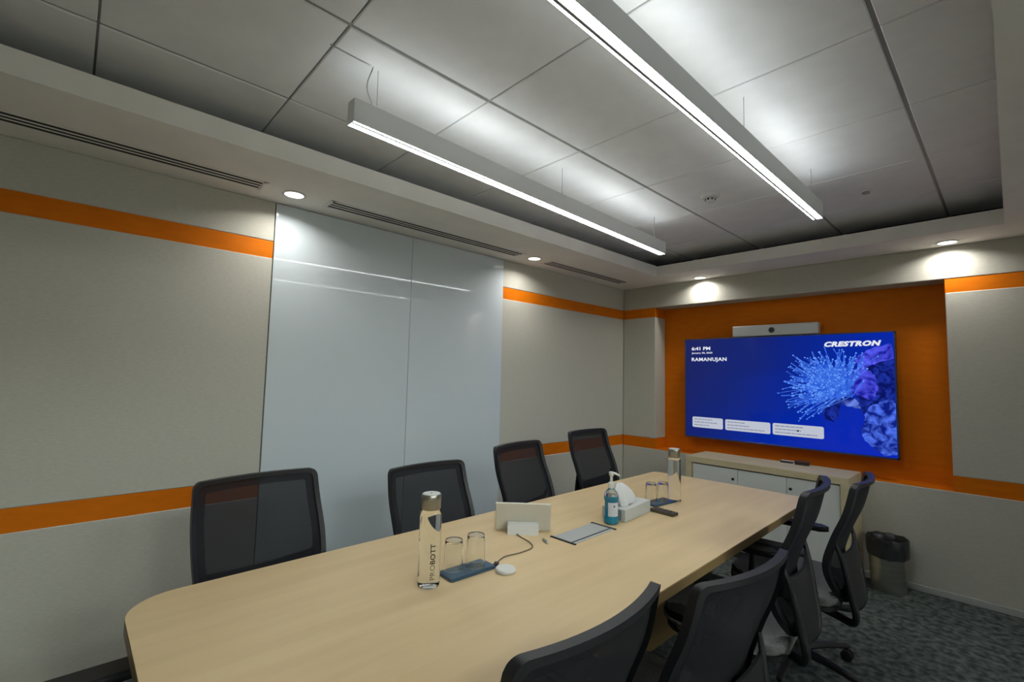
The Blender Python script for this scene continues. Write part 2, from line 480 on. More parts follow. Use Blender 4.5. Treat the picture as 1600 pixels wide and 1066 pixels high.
# ------------------------------------------------------------------ pendant lamps
def pendant(x0, y0, x1, y1, wide_sign, ups, wires, label, cord=None):
    c = Vector(((x0 + x1) / 2, (y0 + y1) / 2, 0))
    L = math.hypot(x1 - x0, y1 - y0) / 2
    rz = math.atan2(y1 - y0, x1 - x0) - PI / 2
    zb = 2.345
    e = empty('pendant_lamp', (c.x, c.y, zb), rz)
    tag(e, label, 'pendant lamp', 'linear pendant lamps')
    H = 0.090; W = 0.026
    h = MB()
    h.box(-W, -W + 0.003, -L, L, 0, H); h.box(W - 0.003, W, -L, L, 0, H)
    h.box(-W + 0.003, W - 0.003, -L, L, 0.012, 0.016); h.box(-W + 0.003, W - 0.003, -L, L, H - 0.012, H - 0.008)
    h.build('housing', MAT['alu'], e)
    for s_ in (-1, 1): MB().box(-W, W, s_ * L - 0.002, s_ * L + 0.002, 0, H, 0.001).build('end_plate', MAT['alu'], e)
    a, b = (-W + 0.0035, 0.0045) if wide_sign < 0 else (-0.0045, W - 0.0035)
    MB().box(a, b, -L + 0.003, L - 0.003, 0.0015, 0.011).build('diffuser', MAT['diffuser'], e)
    a, b = (0.014, W - 0.0035) if wide_sign < 0 else (-W + 0.0035, -0.014)
    MB().box(a, b, -L + 0.003, L - 0.003, 0.0015, 0.011).build('diffuser', MAT['diffuser'], e)
    m0, m1 = (0.0045, 0.014) if wide_sign < 0 else (-0.014, -0.0045)
    MB().box(m0, m1, -L + 0.003, L - 0.003, -0.0015, 0.0115).build('divider', MAT['grid'], e)
    for yu in ups:
        for s_ in (-1, 1):
            MB().box(s_ * 0.016 - 0.006, s_ * 0.016 + 0.006, yu - 0.20, yu + 0.20, H - 0.0078, H - 0.005).build('uplight_module', MAT['uplight'], e)
    b = MB()                                  # added glowing ridge: spreads fill light sideways across the ceiling
    pr = [(-0.009, H - 0.0078), (0.009, H - 0.0078), (0.0, H + 0.004)]
    va = [b.bm.verts.new((x, -L + 0.004, z)) for x, z in pr]; vb = [b.bm.verts.new((x, L - 0.004, z)) for x, z in pr]
    b.bm.faces.new(va); b.bm.faces.new(vb[::-1])
    for k in range(3): b.bm.faces.new((va[k], va[(k + 1) % 3], vb[(k + 1) % 3], vb[k]))
    b.build('ceiling_fill_strip', MAT['glow'], e)
    for yw in wires:
        wr_ = MB().tube([(0, yw, H - 0.010), (0, yw, HC - zb)], 0.0012, 6).build('suspension_wire', MAT['wire'], e)
        MB().lathe([(0.005, H - 0.012), (0.005, H + 0.012), (0.003, H + 0.02)], (0, yw, 0), 10).build('wire_grip', MAT['alu'], wr_)
    if cord:
        pts = [(0.006 - 0.022 * math.sin(PI * t) + 0.006 * math.sin(9 * t), cord - 0.004 + 0.006 * math.sin(7 * t), H - 0.01 + (HC - zb - H + 0.012) * t) for t in [k / 10 for k in range(11)]]
        top = pts[-1]
        pts += [(top[0], top[1] - 0.05, HC - zb - 0.003), (top[0], top[1] - 0.17, HC - zb - 0.003)]
        MB().tube(pts, 0.0024, 6).build('power_cord', MAT['cord_grey'], e, smooth=True)
    return e

yA = (0.70 + 3.14) / 2
pendant(1.263, 0.700, 1.168, 3.140, -1, [1.29 - yA, 2.47 - yA], [0.80 - yA, 1.95 - yA, 3.02 - yA], 'slim linear pendant lamp hanging nearer the whiteboard wall', cord=0.775 - yA)
yB = (0.575 + 3.015) / 2
pendant(2.186, 0.575, 2.192, 3.015, 1, [1.27 - yB, 2.38 - yB], [0.68 - yB, 1.96 - yB, 2.9 - yB], 'slim linear pendant lamp running overhead toward the wall screen')

# smoke detector and sprinkler on the tiles
e = empty('smoke_detector', (1.640, 2.885, HC))
tag(e, 'white round smoke detector on the ceiling between the two lamps', 'smoke detector')
MB().lathe([(0.056, 0.0), (0.056, -0.012), (0.048, -0.022), (0.034, -0.026)], n=32).build('base', MAT['white'], e, smooth=True)
MB().lathe([(0.030, -0.024), (0.030, -0.044), (0.022, -0.050)], n=24).build('sensor_head', MAT['white'], e, smooth=True)
for k in range(8):
    a = 2 * PI * k / 8
    m = Matrix.Translation((0.0295 * math.cos(a), 0.0295 * math.sin(a), -0.036)) @ Matrix.Rotation(a, 4, 'Z')
    MB().box(-0.002, 0.002, -0.006, 0.006, -0.006, 0.006, mat=m).build('vent_slit', MAT['void'], e)
e = empty('sprinkler_head', (2.338, 3.473, HC))
tag(e, 'small dark sprinkler cap in a ceiling tile near the far right corner', 'sprinkler')
MB().lathe([(0.034, 0.0), (0.034, -0.004), (0.026, -0.007)], n=24).build('cover_plate', MAT['alu'], e, smooth=True)
MB().lathe([(0.020, -0.006), (0.020, -0.014), (0.010, -0.018)], n=20).build('cap', MAT['grid'], e, smooth=True)

# ------------------------------------------------------------------ table
TZ = 0.75
tb = empty('conference_table', (1.6, 1.68, 0))
tag(tb, 'long pale maple conference table with rounded corners', 'table')
off = Vector((-1.6, -1.68, 0))
ol = rounded([(1.130, 0.155), (2.125, 0.155), (2.115, 1.4), (2.075, 3.205), (1.585, 3.228), (1.080, 3.185), (1.108, 1.7)],
             [0.135, 0.135, 4.0, 0.055, 6.0, 0.045, 6.0], 10)
MB().prism(ol, TZ - 0.038, TZ, 0.002, 1).build('table_top', MAT['wood'], tb, off)
# edge band of darker wood just proud of the top's side
cx_, cy_ = 1.6, 1.68
eb = MB(); n_ = len(ol)
def grow(p, d):
    v = Vector((p[0] - cx_, (p[1] - cy_) * 0.35)).normalized()
    return (p[0] + v.x * d, p[1] + v.y * d)
bmx = eb.bm
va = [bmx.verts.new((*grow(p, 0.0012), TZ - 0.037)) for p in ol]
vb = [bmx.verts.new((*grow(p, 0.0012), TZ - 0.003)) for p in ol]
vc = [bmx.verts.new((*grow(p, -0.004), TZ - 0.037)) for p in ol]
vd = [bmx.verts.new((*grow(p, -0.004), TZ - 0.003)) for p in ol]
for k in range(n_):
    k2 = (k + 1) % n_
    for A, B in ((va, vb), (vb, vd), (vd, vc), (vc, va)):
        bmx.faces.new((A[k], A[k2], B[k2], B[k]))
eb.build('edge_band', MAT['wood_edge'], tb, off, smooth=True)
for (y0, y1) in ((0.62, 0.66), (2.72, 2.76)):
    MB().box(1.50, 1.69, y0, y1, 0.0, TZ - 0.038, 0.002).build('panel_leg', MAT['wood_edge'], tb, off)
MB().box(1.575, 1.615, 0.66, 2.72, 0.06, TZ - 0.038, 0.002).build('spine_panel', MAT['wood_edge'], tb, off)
# cable hatch let into the table top
hr = empty('cable_hatch', (1.605, 1.678, TZ))
hr.rotation_euler = (0, 0, 0.02)
tag(hr, 'brushed metal cable hatch with black end bars in the table top', 'cable hatch')
MB().box(-0.058, 0.040, -0.140, 0.140, 0.0005, 0.0022, 0.0008).build('lid', MAT['alu_lid'], hr)
MB().box(0.046, 0.062, -0.140, 0.140, 0.0005, 0.0020, 0.0006).build('cable_flap', MAT['alu_lid'], hr)
MB().box(0.040, 0.046, -0.140, 0.140, 0.0005, 0.0028).build('brush_strip', MAT['black'], hr)
for s_ in (-1, 1):
    MB().box(-0.064, 0.070, s_ * 0.1445 - 0.0055, s_ * 0.1445 + 0.0055, 0.0003, 0.0045, 0.001).build('end_bar', MAT['black'], hr)

# ------------------------------------------------------------------ chairs
ZTOP = 0.98
def curve1d(P, z):
    if z <= P[0][0]: return P[0][1]
    if z >= P[-1][0]: return P[-1][1]
    for k in range(len(P) - 1):
        if z <= P[k + 1][0]:
            (x1, y1), (x2, y2) = P[k], P[k + 1]
            x0, y0 = P[k - 1] if k else (2 * x1 - x2, 2 * y1 - y2)
            x3, y3 = P[k + 2] if k + 2 < len(P) else (2 * x2 - x1, 2 * y2 - y1)
            m1, m2 = (y2 - y0) / (x2 - x0), (y3 - y1) / (x3 - x1)
            h = x2 - x1; t = (z - x1) / h
            return (2 * t**3 - 3 * t * t + 1) * y1 + (t**3 - 2 * t * t + t) * h * m1 + (3 * t * t - 2 * t**3) * y2 + (t**3 - t * t) * h * m2
def off_(z):
    return curve1d([(0.40, 0.072), (0.50, 0.020), (0.60, 0.0), (0.73, 0.036), (0.85, 0.085), (0.985, 0.118)], z)
def halfw(z):
    return curve1d([(0.40, 0.130), (0.50, 0.195), (0.60, 0.230), (0.75, 0.242), (0.98, 0.231)], z)
def back_pt(u, z, d=0.0):
    """u in -1..1 across, d = distance behind the sitting face"""
    return Vector((-0.205 - off_(z) + 0.042 * u * u - d, u * halfw(z), z))

def make_chair():
    e = empty('office_chair')
    # outline of the backrest in (u, z) with rounded top corners
    def loop(inset, n=7):
        zt, zb = ZTOP - inset, 0.435 + inset * 0.8
        r = max(0.004, 0.026 - inset * 0.4)
        pts = []
        N = 22
        for k in range(N + 1):                       # left side going up
            z = zb + (zt - r - zb) * k / N
            pts.append((-(halfw(z) - inset), z))
        for k in range(1, n):
            a = PI - PI / 2 * k / n
            pts.append((-(halfw(zt) - inset - r) + r * math.cos(a), zt - r + r * math.sin(a)))
        x0 = halfw(zt) - inset - r
        for k in range(0, 15): pts.append((-x0 + 2 * x0 * k / 14, zt))
        for k in range(1, n):
            a = PI / 2 - PI / 2 * k / n
            pts.append((x0 + r * math.cos(a), zt - r + r * math.sin(a)))
        for k in range(N + 1):
            z = zt - r + (zb - zt + r) * k / N
            pts.append((halfw(z) - inset, z))
        xb = halfw(zb) - inset
        for k in range(1, 10): pts.append((xb - 2 * xb * k / 10, zb))
        return pts
    def P3(yz, d):
        y, z = yz
        u = y / halfw(z)
        return Vector((-0.205 - off_(z) + 0.042 * u * u - d, y, z))
    # frame: closed band around the outline
    fo, fi = loop(0.0), loop(0.017)
    b = MB(); bm = b.bm
    R = [[bm.verts.new(P3(p, 0.000)) for p in fi], [bm.verts.new(P3(p, -0.004)) for p in fo],
         [bm.verts.new(P3(p, 0.020)) for p in fo], [bm.verts.new(P3(p, 0.022)) for p in fi]]
    n = len(fo)
    for A, B in zip(R, R[1:] + R[:1]):
        for k in range(n): bm.faces.new((A[k], A[(k + 1) % n], B[(k + 1) % n], B[k]))
    b.build('back_frame', MAT['black_gloss'], e, smooth=True, ang=1.0)
    # dense border of the knitted back, then the open field
    fi0, fi2 = loop(0.016), loop(0.046)
    b = MB(); bm = b.bm
    A = [bm.verts.new(P3(p, 0.008)) for p in fi0]; B = [bm.verts.new(P3(p, 0.008)) for p in fi2]
    for k in range(n): bm.faces.new((A[k], A[(k + 1) % n], B[(k + 1) % n], B[k]))
    b.build('mesh_border', MAT['mesh_dense'], e, smooth=True)
    zt, zb = ZTOP - 0.046, 0.435 + 0.037
    def field(u, v):
        z = zb + (zt - zb) * v
        return P3(((2 * u - 1) * (halfw(z) - 0.046), z), 0.008)
    MB().grid(field, 12, 18).build('back_mesh', MAT['mesh'], e, smooth=True)
    # two bars that carry the back, and the shell between them
    BAR = [(-0.212, 0.228, 0.705), (-0.232, 0.208, 0.640), (-0.250, 0.188, 0.545), (-0.264, 0.168, 0.450),
           (-0.272, 0.144, 0.378), (-0.252, 0.105, 0.334), (-0.190, 0.055, 0.328), (-0.080, 0.040, 0.345)]
    def cat(pts):
        sm = []
        for k in range(len(pts) - 1):
            p0, p1, p2, p3 = [Vector(pts[max(0, min(len(pts) - 1, k + d))]) for d in (-1, 0, 1, 2)]
            for q in range(4):
                t = q / 4
                sm.append(0.5 * ((2 * p1) + (p2 - p0) * t + (2 * p0 - 5 * p1 + 4 * p2 - p3) * t * t + (3 * p1 - p0 - 3 * p2 + p3) * t ** 3))
        return sm + [Vector(pts[-1])]
    for s_ in (-1, 1):
        sm = cat([(x, s_ * y, z) for x, y, z in BAR])
        MB().tube(sm, [0.009 + 0.009 * min(1, k / 12) for k in range(len(sm))], 10, 0.8, Vector((1, 0, 0.3))).build('back_support', MAT['black'], e, smooth=True)
    edge = cat(BAR)
    def shell(u, v):
        p = edge[3 + int(round(v * 11))]
        t = 2 * u - 1
        dip = 0.018 * (1 - t * t) * (1 - v)            # top edge sags toward the middle
        return Vector((p.x - 0.022 * (1 - t * t), p.y * t, p.z - dip))
    MB().grid(shell, 12, 11, lambda u, v: Vector((0.010, 0, 0))).build('lumbar_shell', MAT['black'], e, smooth=True)
    # seat: cushion with a waterfall front, plastic pan below
    def seat_outline(d):
        return rounded([(-0.215 - d, -0.215 - d), (0.255 + d, -0.240 - d), (0.255 + d, 0.240 + d), (-0.215 - d, 0.215 + d)], [0.09, 0.08, 0.08, 0.09], 6)
    MB().prism(seat_outline(0), 0.405, 0.470, 0.022, 4).build('seat_cushion', MAT['seat'], e, smooth=True, ang=1.2)
    MB().prism(seat_outline(-0.012), 0.378, 0.408, 0.008, 2).build('seat_pan', MAT['black'], e, smooth=True, ang=1.2)
    MB().box(-0.13, 0.10, -0.075, 0.075, 0.325, 0.379, 0.012, 2).build('tilt_mechanism', MAT['black'], e)
    MB().tube([(0.03, 0.07, 0.352), (0.03, 0.23, 0.350)], 0.006, 8).build('height_lever', MAT['black'], e, smooth=True)
    # arms
    for s_ in (-1, 1):
        a = MB()
        a.tube([(0.02, s_ * 0.16, 0.368), (0.02, s_ * 0.236, 0.372), (0.015, s_ * 0.256, 0.40), (0.005, s_ * 0.258, 0.52), (0.0, s_ * 0.255, 0.632)], [0.016, 0.018, 0.020, 0.020, 0.017], 10, 0.62, Vector((1, 0, 0)))
        ap = a.build('arm_post', MAT['black'], e, smooth=True)
        pad_ol = rounded([(-0.115, s_ * 0.252 - 0.038), (0.135, s_ * 0.252 - 0.036), (0.135, s_ * 0.252 + 0.036), (-0.115, s_ * 0.252 + 0.038)], [0.034, 0.032, 0.032, 0.034], 6)
        MB().prism(pad_ol, 0.628, 0.654, 0.009, 3).build('arm_pad', MAT['black'], ap, smooth=True, ang=1.2)
    # gas lift, five star base, castors
    MB().lathe([(0.014, 0.20), (0.014, 0.33)], n=16).build('lift_piston', MAT['steel'], e, smooth=True)
    MB().lathe([(0.026, 0.085), (0.026, 0.235), (0.023, 0.24)], n=20).build('lift_column', MAT['black'], e, smooth=True)
    MB().lathe([(0.045, 0.065), (0.052, 0.080), (0.048, 0.115), (0.032, 0.125)], n=24).build('base_hub', MAT['black'], e, smooth=True)
    for k in range(5):
        a = 2 * PI * k / 5 + 0.3
        ca, sa = math.cos(a), math.sin(a)
        pts = [(0.03 * ca, 0.03 * sa, 0.095), (0.16 * ca, 0.16 * sa, 0.092), (0.29 * ca, 0.29 * sa, 0.075), (0.315 * ca, 0.315 * sa, 0.070)]
        leg = MB().tube(pts, [0.028, 0.022, 0.016, 0.013], 8, 0.75).build('base_leg', MAT['black'], e, smooth=True)
        m = Matrix.Translation((0.305 * ca, 0.305 * sa, 0.027)) @ Matrix.Rotation(a + 0.7 * k, 4, 'Z')
        c = MB()
        for s_ in (-1, 1):
            mm = m @ Matrix.Translation((0, s_ * 0.014, 0)) @ Matrix.Rotation(PI / 2, 4, 'X')
            c.lathe([(0.020, -0.008), (0.0265, -0.006), (0.0265, 0.006), (0.020, 0.008)], n=18, mat=mm)
        c.lathe([(0.006, 0.0), (0.006, 0.045)], n=8, mat=m)
        c.build('castor', MAT['black'], leg, smooth=True)
    return e

LOWER = {'lift_column', 'base_hub', 'base_leg'}
BACK = {'back_frame', 'mesh_border', 'back_mesh', 'lumbar_shell', 'back_support'}
chair0 = make_chair()
chair0['category'] = 'chair'
chair0['group'] = 'black mesh office chairs around the table'
XC = -0.205 - 0.1175 + 0.042        # chair's own x of the top back corners
def corner_place(ax, ay, bx, by, side):
    """centre and heading from the two top back corners; side +1 faces +x, -1 faces -x"""
    mx, my = (ax + bx) / 2, (ay + by) / 2
    d = Vector((bx - ax, by - ay)).normalized()
    f = Vector((d.y, -d.x)) * side
    if f.x * side < 0: f = -f
    return mx - f.x * XC, my - f.y * XC, math.atan2(f.y, f.x)
def lerp_z(lo, hi, z, z0=0.95, z1=1.0):
    t = (z - z0) / (z1 - z0)
    return [a + (b - a) * t for a, b in zip(lo, hi)]
CH = [
    (1.000, *corner_place(*lerp_z((0.575, 0.409, 0.537, 0.925), (0.821, 0.366, 0.787, 0.828), 1.000), 1), 'black mesh office chair left of the table, nearest the camera, overlapping the orange band'),
    (0.960, *corner_place(*lerp_z((0.800, 1.175, 0.777, 1.653), (1.023, 1.052, 1.002, 1.479), 0.960), 1), 'black mesh office chair directly before the whiteboard, behind the big water bottle'),
    (1.025, *corner_place(*lerp_z((0.803, 1.853, 0.709, 2.360), (1.051, 1.635, 0.969, 2.082), 1.025, 1.0, 1.05), 1), 'black mesh office chair behind the white tablet, at the whiteboard\'s right edge'),
    (1.045, *corner_place(*lerp_z((0.551, 2.838, 0.517, 3.370), (0.829, 2.504, 0.799, 2.973), 1.045, 1.0, 1.05), 1), 'black mesh office chair on the whiteboard side, farthest from the camera'),
    (0.970, *corner_place(*lerp_z((2.309, 0.569, 2.304, 1.056), (2.373, 0.509, 2.367, 0.945), 0.970), -1), 'black mesh office chair in the foreground, back toward the viewer, lowest in view'),
    (0.935, *corner_place(*lerp_z((2.380, 1.083, 2.434, 1.548), (2.436, 0.968, 2.484, 1.385), 0.935), -1), 'black mesh office chair on the near side, second from the foreground'),
    (1.030, *corner_place(2.373, 1.950, 2.318, 2.410, -1), 'black mesh office chair at the table\'s far right corner, seen in profile'),
    (0.980, *corner_place(2.403, 2.562, 2.368, 3.022, -1), 'black mesh office chair in profile beside the waste bin'),
    (0.965, 1.518, 0.075, PI / 2, 'black mesh office chair at the near head of the table, only its armrest in view'),
]
for i, (zt, x, y, rz, label) in enumerate(CH):
    c = chair0 if i == 0 else copy_tree(chair0)
    c.location = (x, y, 0); c.rotation_euler = (0, 0, rz); c['label'] = label
    for ch in c.children:
        nm = ch.name.split('.')[0]
        if nm in BACK: ch.location.z = zt - ZTOP
        elif nm not in LOWER: ch.location.z = min(0.0, zt - ZTOP)

# ------------------------------------------------------------------ credenza
CX0, CX1, CY0, CY1, CZ = 0.915, 2.100, 4.000, D - 0.012, 0.765
cr_ = empty('credenza', ((CX0 + CX1) / 2, (CY0 + CY1) / 2, 0))
tag(cr_, 'low pale oak credenza with white doors under the wall screen', 'cabinet')
co = -Vector(cr_.location)
MB().box(CX0, CX1, CY0, CY1, CZ - 0.05, CZ, 0.0015).build('top_panel', MAT['wood_pale'], cr_, co)
for (a, b) in ((CX0, CX0 + 0.05), (CX1 - 0.05, CX1)):
    MB().box(a, b, CY0, CY1, 0, CZ - 0.05, 0.001).build('side_panel', MAT['wood_pale'], cr_, co)
MB().box(CX0 + 0.05, CX1 - 0.05, CY0 + 0.05, CY1, 0.04, CZ - 0.056).build('carcass', MAT['void'], cr_, co)
MB().box(CX0 + 0.05, CX1 - 0.05, CY0 + 0.04, CY0 + 0.055, 0.0, 0.06).build('plinth', MAT['void'], cr_, co)
xd = [CX0 + 0.055, 1.350, 1.706, CX1 - 0.054]
for k in range(3):
    d = MB().box(xd[k] + 0.0015, xd[k + 1] - 0.0015, CY0 + 0.012, CY0 + 0.030, 0.065, CZ - 0.060, 0.001).build('door', MAT['white_door'], cr_, co)
    lx = (1.311, 1.668, 1.733)[k]
    if k == 1: continue
    m = Matrix.Translation((lx, CY0 + 0.012, 0.625)) @ Matrix.Rotation(PI / 2, 4, 'X')
    MB().lathe([(0.011, 0.0), (0.011, 0.006), (0.009, 0.009)], n=18, mat=m).build('lock', MAT['lock'], d)

# duster and marker tray on the credenza
e = empty('whiteboard_duster', (1.725, 4.335, CZ), 0.06)
tag(e, 'small dark brown duster on the credenza beside the pale marker tray', 'duster')
MB().box(-0.048, 0.048, -0.024, 0.024, 0.0, 0.012, 0.002).build('felt_pad', MAT['print'], e)
MB().box(-0.050, 0.050, -0.026, 0.026, 0.012, 0.032, 0.006, 2).build('grip', MAT['brown'], e)
e = empty('marker_tray', (1.625, 4.315, CZ), 0.05)
tag(e, 'small pale tray of dark markers lying on the credenza', 'marker tray')
MB().box(-0.055, 0.055, -0.032, 0.032, 0.0, 0.006, 0.002).build('tray', MAT['white'], e)
for k, mt in enumerate(('print', 'white', 'white')):
    MB().tube([(-0.046, -0.020 + 0.020 * k, 0.0145), (0.044, -0.020 + 0.020 * k, 0.0145)], 0.0085, 10).build('marker', MAT[mt], e, smooth=True)

# ------------------------------------------------------------------ waste bin
e = empty('waste_bin', (2.262, 4.272, 0))
tag(e, 'brushed steel waste bin with black liner folded over its rim', 'bin')
MB().lathe([(0.100, 0.0), (0.102, 0.004), (0.112, 0.335), (0.114, 0.345), (0.111, 0.345), (0.109, 0.335), (0.099, 0.008), (0.0, 0.008)], n=40, cap0=True, cap1=False).build('body', MAT['steel'], e, smooth=True)
b = MB()
n = 56
prof = [(0.094, 0.06, 0), (0.103, 0.30, 0.0), (0.110, 0.352, 0.001), (0.117, 0.358, 0.002), (0.121, 0.345, 0.003), (0.1195, 0.27, 0.0035), (0.1185, 0.232, 0.004)]
rings = []
for ri, (r, z, wv) in enumerate(prof):
    ring_ = []
    for k in range(n):
        a = 2 * PI * k / n
        wob = wv * (0.6 * math.sin(7 * a + ri) + 0.4 * math.sin(17 * a + 2 * ri))
        dz = 0.005 * math.sin(2 * a + 1) + 0.0015 * math.sin(11 * a) if ri == len(prof) - 1 else (0.003 * math.sin(9 * a) if ri >= 2 else 0)
        ring_.append(b.bm.verts.new(((r + wob) * math.cos(a), (r + wob) * math.sin(a), z + dz)))
    rings.append(ring_)
for A, B in zip(rings, rings[1:]):
    for k in range(n): b.bm.faces.new((A[k], A[(k + 1) % n], B[(k + 1) % n], B[k]))
b.bm.faces.new(rings[0][::-1])
b.build('liner_bag', MAT['liner'], e, smooth=True, ang=1.5)

# ------------------------------------------------------------------ wall screen
TX0, TX1, TZ0, TZ1, TY = 0.676, 2.321, 0.873, 1.827, 4.470
tv = empty('wall_screen', ((TX0 + TX1) / 2, TY, TZ0))
tag(tv, 'large flat wall screen showing a blue coral scene', 'screen')
to = -Vector(tv.location)
MB().box(TX0, TX1, TY, TY + 0.05, TZ0, TZ1, 0.004, 2).build('housing', MAT['black_gloss'], tv, to)
bz = 0.010
fr = MB()
for bx in ((TX0, TX1, TZ0, TZ0 + 0.014), (TX0, TX1, TZ1 - bz, TZ1), (TX0, TX0 + bz, TZ0, TZ1), (TX1 - bz, TX1, TZ0, TZ1)):
    fr.box(bx[0], bx[1], TY - 0.004, TY + 0.001, bx[2], bx[3], 0.001)
fr.build('bezel', base_mat('screen_bezel', (0.03, 0.045, 0.13, 1), 0.3), tv, to)
MB().box(1.35, 1.65, TY + 0.05, RY, 1.15, 1.55).build('wall_mount', MAT['black'], tv, to)

def screen_mat():
    m = bpy.data.materials.new('screen_picture')
    m.use_nodes = True
    nt = m.node_tree; N = nt.nodes; L = nt.links
    N.remove(N['Principled BSDF'])
    tc = N.new('ShaderNodeTexCoord'); sx = N.new('ShaderNodeSeparateXYZ')
    L.new(tc.outputs['Generated'], sx.inputs[0])
    no = N.new('ShaderNodeTexNoise'); no.inputs['Scale'].default_value = 2.2; no.inputs['Detail'].default_value = 3
    L.new(tc.outputs['Generated'], no.inputs['Vector'])
    def math_(op, a, b):
        n = N.new('ShaderNodeMath'); n.operation = op
        for i, v in enumerate((a, b)):
            if isinstance(v, (int, float)): n.inputs[i].default_value = v
            else: L.new(v, n.inputs[i])
        return n.outputs[0]
    # brighter toward the lower right, darker upper left
    t = math_('ADD', math_('MULTIPLY', sx.outputs['X'], 0.75), math_('MULTIPLY', math_('SUBTRACT', 1.0, sx.outputs['Z']), 0.28))
    t = math_('ADD', t, math_('MULTIPLY', math_('SUBTRACT', no.outputs['Fac'], 0.5), 0.25))
    cr = N.new('ShaderNodeValToRGB')
    E = cr.color_ramp.elements
    E[0].position = 0.0; E[0].color = rgb(26, 34, 92)
    E[1].position = 1.0; E[1].color = rgb(8, 38, 182)
    x = E.new(0.35); x.color = rgb(16, 34, 116)
    x = E.new(0.62); x.color = rgb(4, 38, 156)
    L.new(t, cr.inputs[0])
    e = N.new('ShaderNodeEmission'); e.inputs[1].default_value = 1.0
    gl = N.new('ShaderNodeBsdfGlossy'); gl.inputs['Roughness'].default_value = 0.08; gl.inputs['Color'].default_value = (0.012, 0.012, 0.012, 1)
    ad = N.new('ShaderNodeAddShader')
    L.new(cr.outputs[0], e.inputs[0]); L.new(e.outputs[0], ad.inputs[0]); L.new(gl.outputs[0], ad.inputs[1])
    L.new(ad.outputs[0], N['Material Output'].inputs[0])
    return m

def print_emit(name, c1, c2, scale=12, strength=1.0, p0=0.4, p1=0.62, dist=1.5):
    m = bpy.data.materials.new(name)
    m.use_nodes = True
    nt = m.node_tree; N = nt.nodes; L = nt.links
    N.remove(N['Principled BSDF'])
    tc = N.new('ShaderNodeTexCoord')
    no = N.new('ShaderNodeTexNoise'); no.inputs['Scale'].default_value = scale; no.inputs['Detail'].default_value = 7; no.inputs['Distortion'].default_value = dist
    cr = N.new('ShaderNodeValToRGB')
    cr.color_ramp.elements[0].position = p0; cr.color_ramp.elements[0].color = c1
    cr.color_ramp.elements[1].position = p1; cr.color_ramp.elements[1].color = c2
    e = N.new('ShaderNodeEmission'); e.inputs[1].default_value = strength
    L.new(tc.outputs['Object'], no.inputs['Vector']); L.new(no.outputs['Fac'], cr.inputs[0]); L.new(cr.outputs[0], e.inputs[0])
    L.new(e.outputs[0], N['Material Output'].inputs[0])
    return m

scr = MB().box(TX0 + bz, TX1 - bz, TY - 0.0015, TY, TZ0 + 0.014, TZ1 - bz).build('screen_picture', screen_mat(), tv, to)

# printed picture elements: flat shapes lying on the screen, in screen coordinates (s across 0..1, t up 0..1)
SW, SH = TX1 - TX0, TZ1 - TZ0
def sp(s, t, k=1): return (TX0 + s * SW, TY - 0.0015 - 0.00025 * k, TZ0 + t * SH)
def flat(name, polys, mat, k):
    b = MB()
    for poly in polys:
        b.bm.faces.new([b.bm.verts.new(sp(s, t, k)) for s, t in poly])
    bmesh.ops.triangulate(b.bm, faces=b.bm.faces)
    me = bpy.data.meshes.new(name)
    b.bm.to_mesh(me); b.bm.free(); me.materials.append(mat)
    o = bpy.data.objects.new(name, me); COL.objects.link(o); o.parent = scr
    return o
def px2st(x, y):
    """picture position read off the photographed screen corners (quad interpolation)"""
    a = (x - 1070) / (1400 - 1070)
    top = 531 + (517 - 531) * a; bot = 682 + (720 - 682) * a
    f = (y - top) / (bot - top)
    s = 203.0 * a / (150.5 * (1 - a) + 203.0 * a)      # the right part of the screen is nearer
    return s, 1 - f
def wobble(pts, amp, seed, n=6):
    r = random.Random(seed); out = []
    for i in range(len(pts)):
        a = pts[i]; b_ = pts[(i + 1) % len(pts)]
        for k in range(n):
            t = k / n
            out.append((a[0] + (b_[0] - a[0]) * t + r.uniform(-amp, amp), a[1] + (b_[1] - a[1]) * t + r.uniform(-amp, amp)))
    return [(min(0.993, max(0.007, s)), min(0.988, max(0.016, t))) for s, t in out]
P = lambda L_: [px2st(*p) for p in L_]
rock_low = wobble(P([(1344, 668), (1352, 640), (1372, 630), (1396, 622), (1402, 660), (1404, 712), (1376, 712), (1360, 700), (1346, 690)]), 0.006, 1)
rock_mid = wobble(P([(1316, 600), (1328, 582), (1350, 570), (1364, 588), (1370, 612), (1360, 626), (1338, 620), (1320, 614)]), 0.008, 2)
rock_top = wobble(P([(1336, 565), (1352, 548), (1392, 536), (1397, 560), (1378, 566), (1352, 574), (1340, 578)]), 0.006, 3)
rock_dark = wobble(P([(1340, 572), (1396, 546), (1399, 630), (1372, 640), (1350, 655), (1344, 640), (1338, 622)]), 0.006, 4)
arch = wobble(P([(1298, 630), (1306, 622), (1322, 617), (1336, 626), (1344, 640), (1330, 638), (1316, 634)]), 0.004, 5)
stem_dark = wobble(P([(1284, 636), (1304, 622), (1310, 640), (1300, 662), (1286, 655)]), 0.008, 6)
flat('reef_shadow', [rock_dark, stem_dark], print_emit('reef_dark', rgb(10, 20, 96), rgb(30, 52, 165), 16), 1)
flat('reef_rock', [rock_low], print_emit('reef_low', rgb(14, 30, 130), rgb(80, 116, 240), 17, p0=0.40, p1=0.64, dist=0.8), 2)
flat('reef_rock', [rock_mid, rock_top], print_emit('reef_violet', rgb(22, 26, 150), rgb(88, 92, 244), 14, p0=0.36, p1=0.66, dist=1.0), 3)
flat('reef_arch', [arch], print_emit('reef_arch', rgb(14, 30, 120), rgb(110, 140, 240), 16, p0=0.42, p1=0.70, dist=0.6), 4)
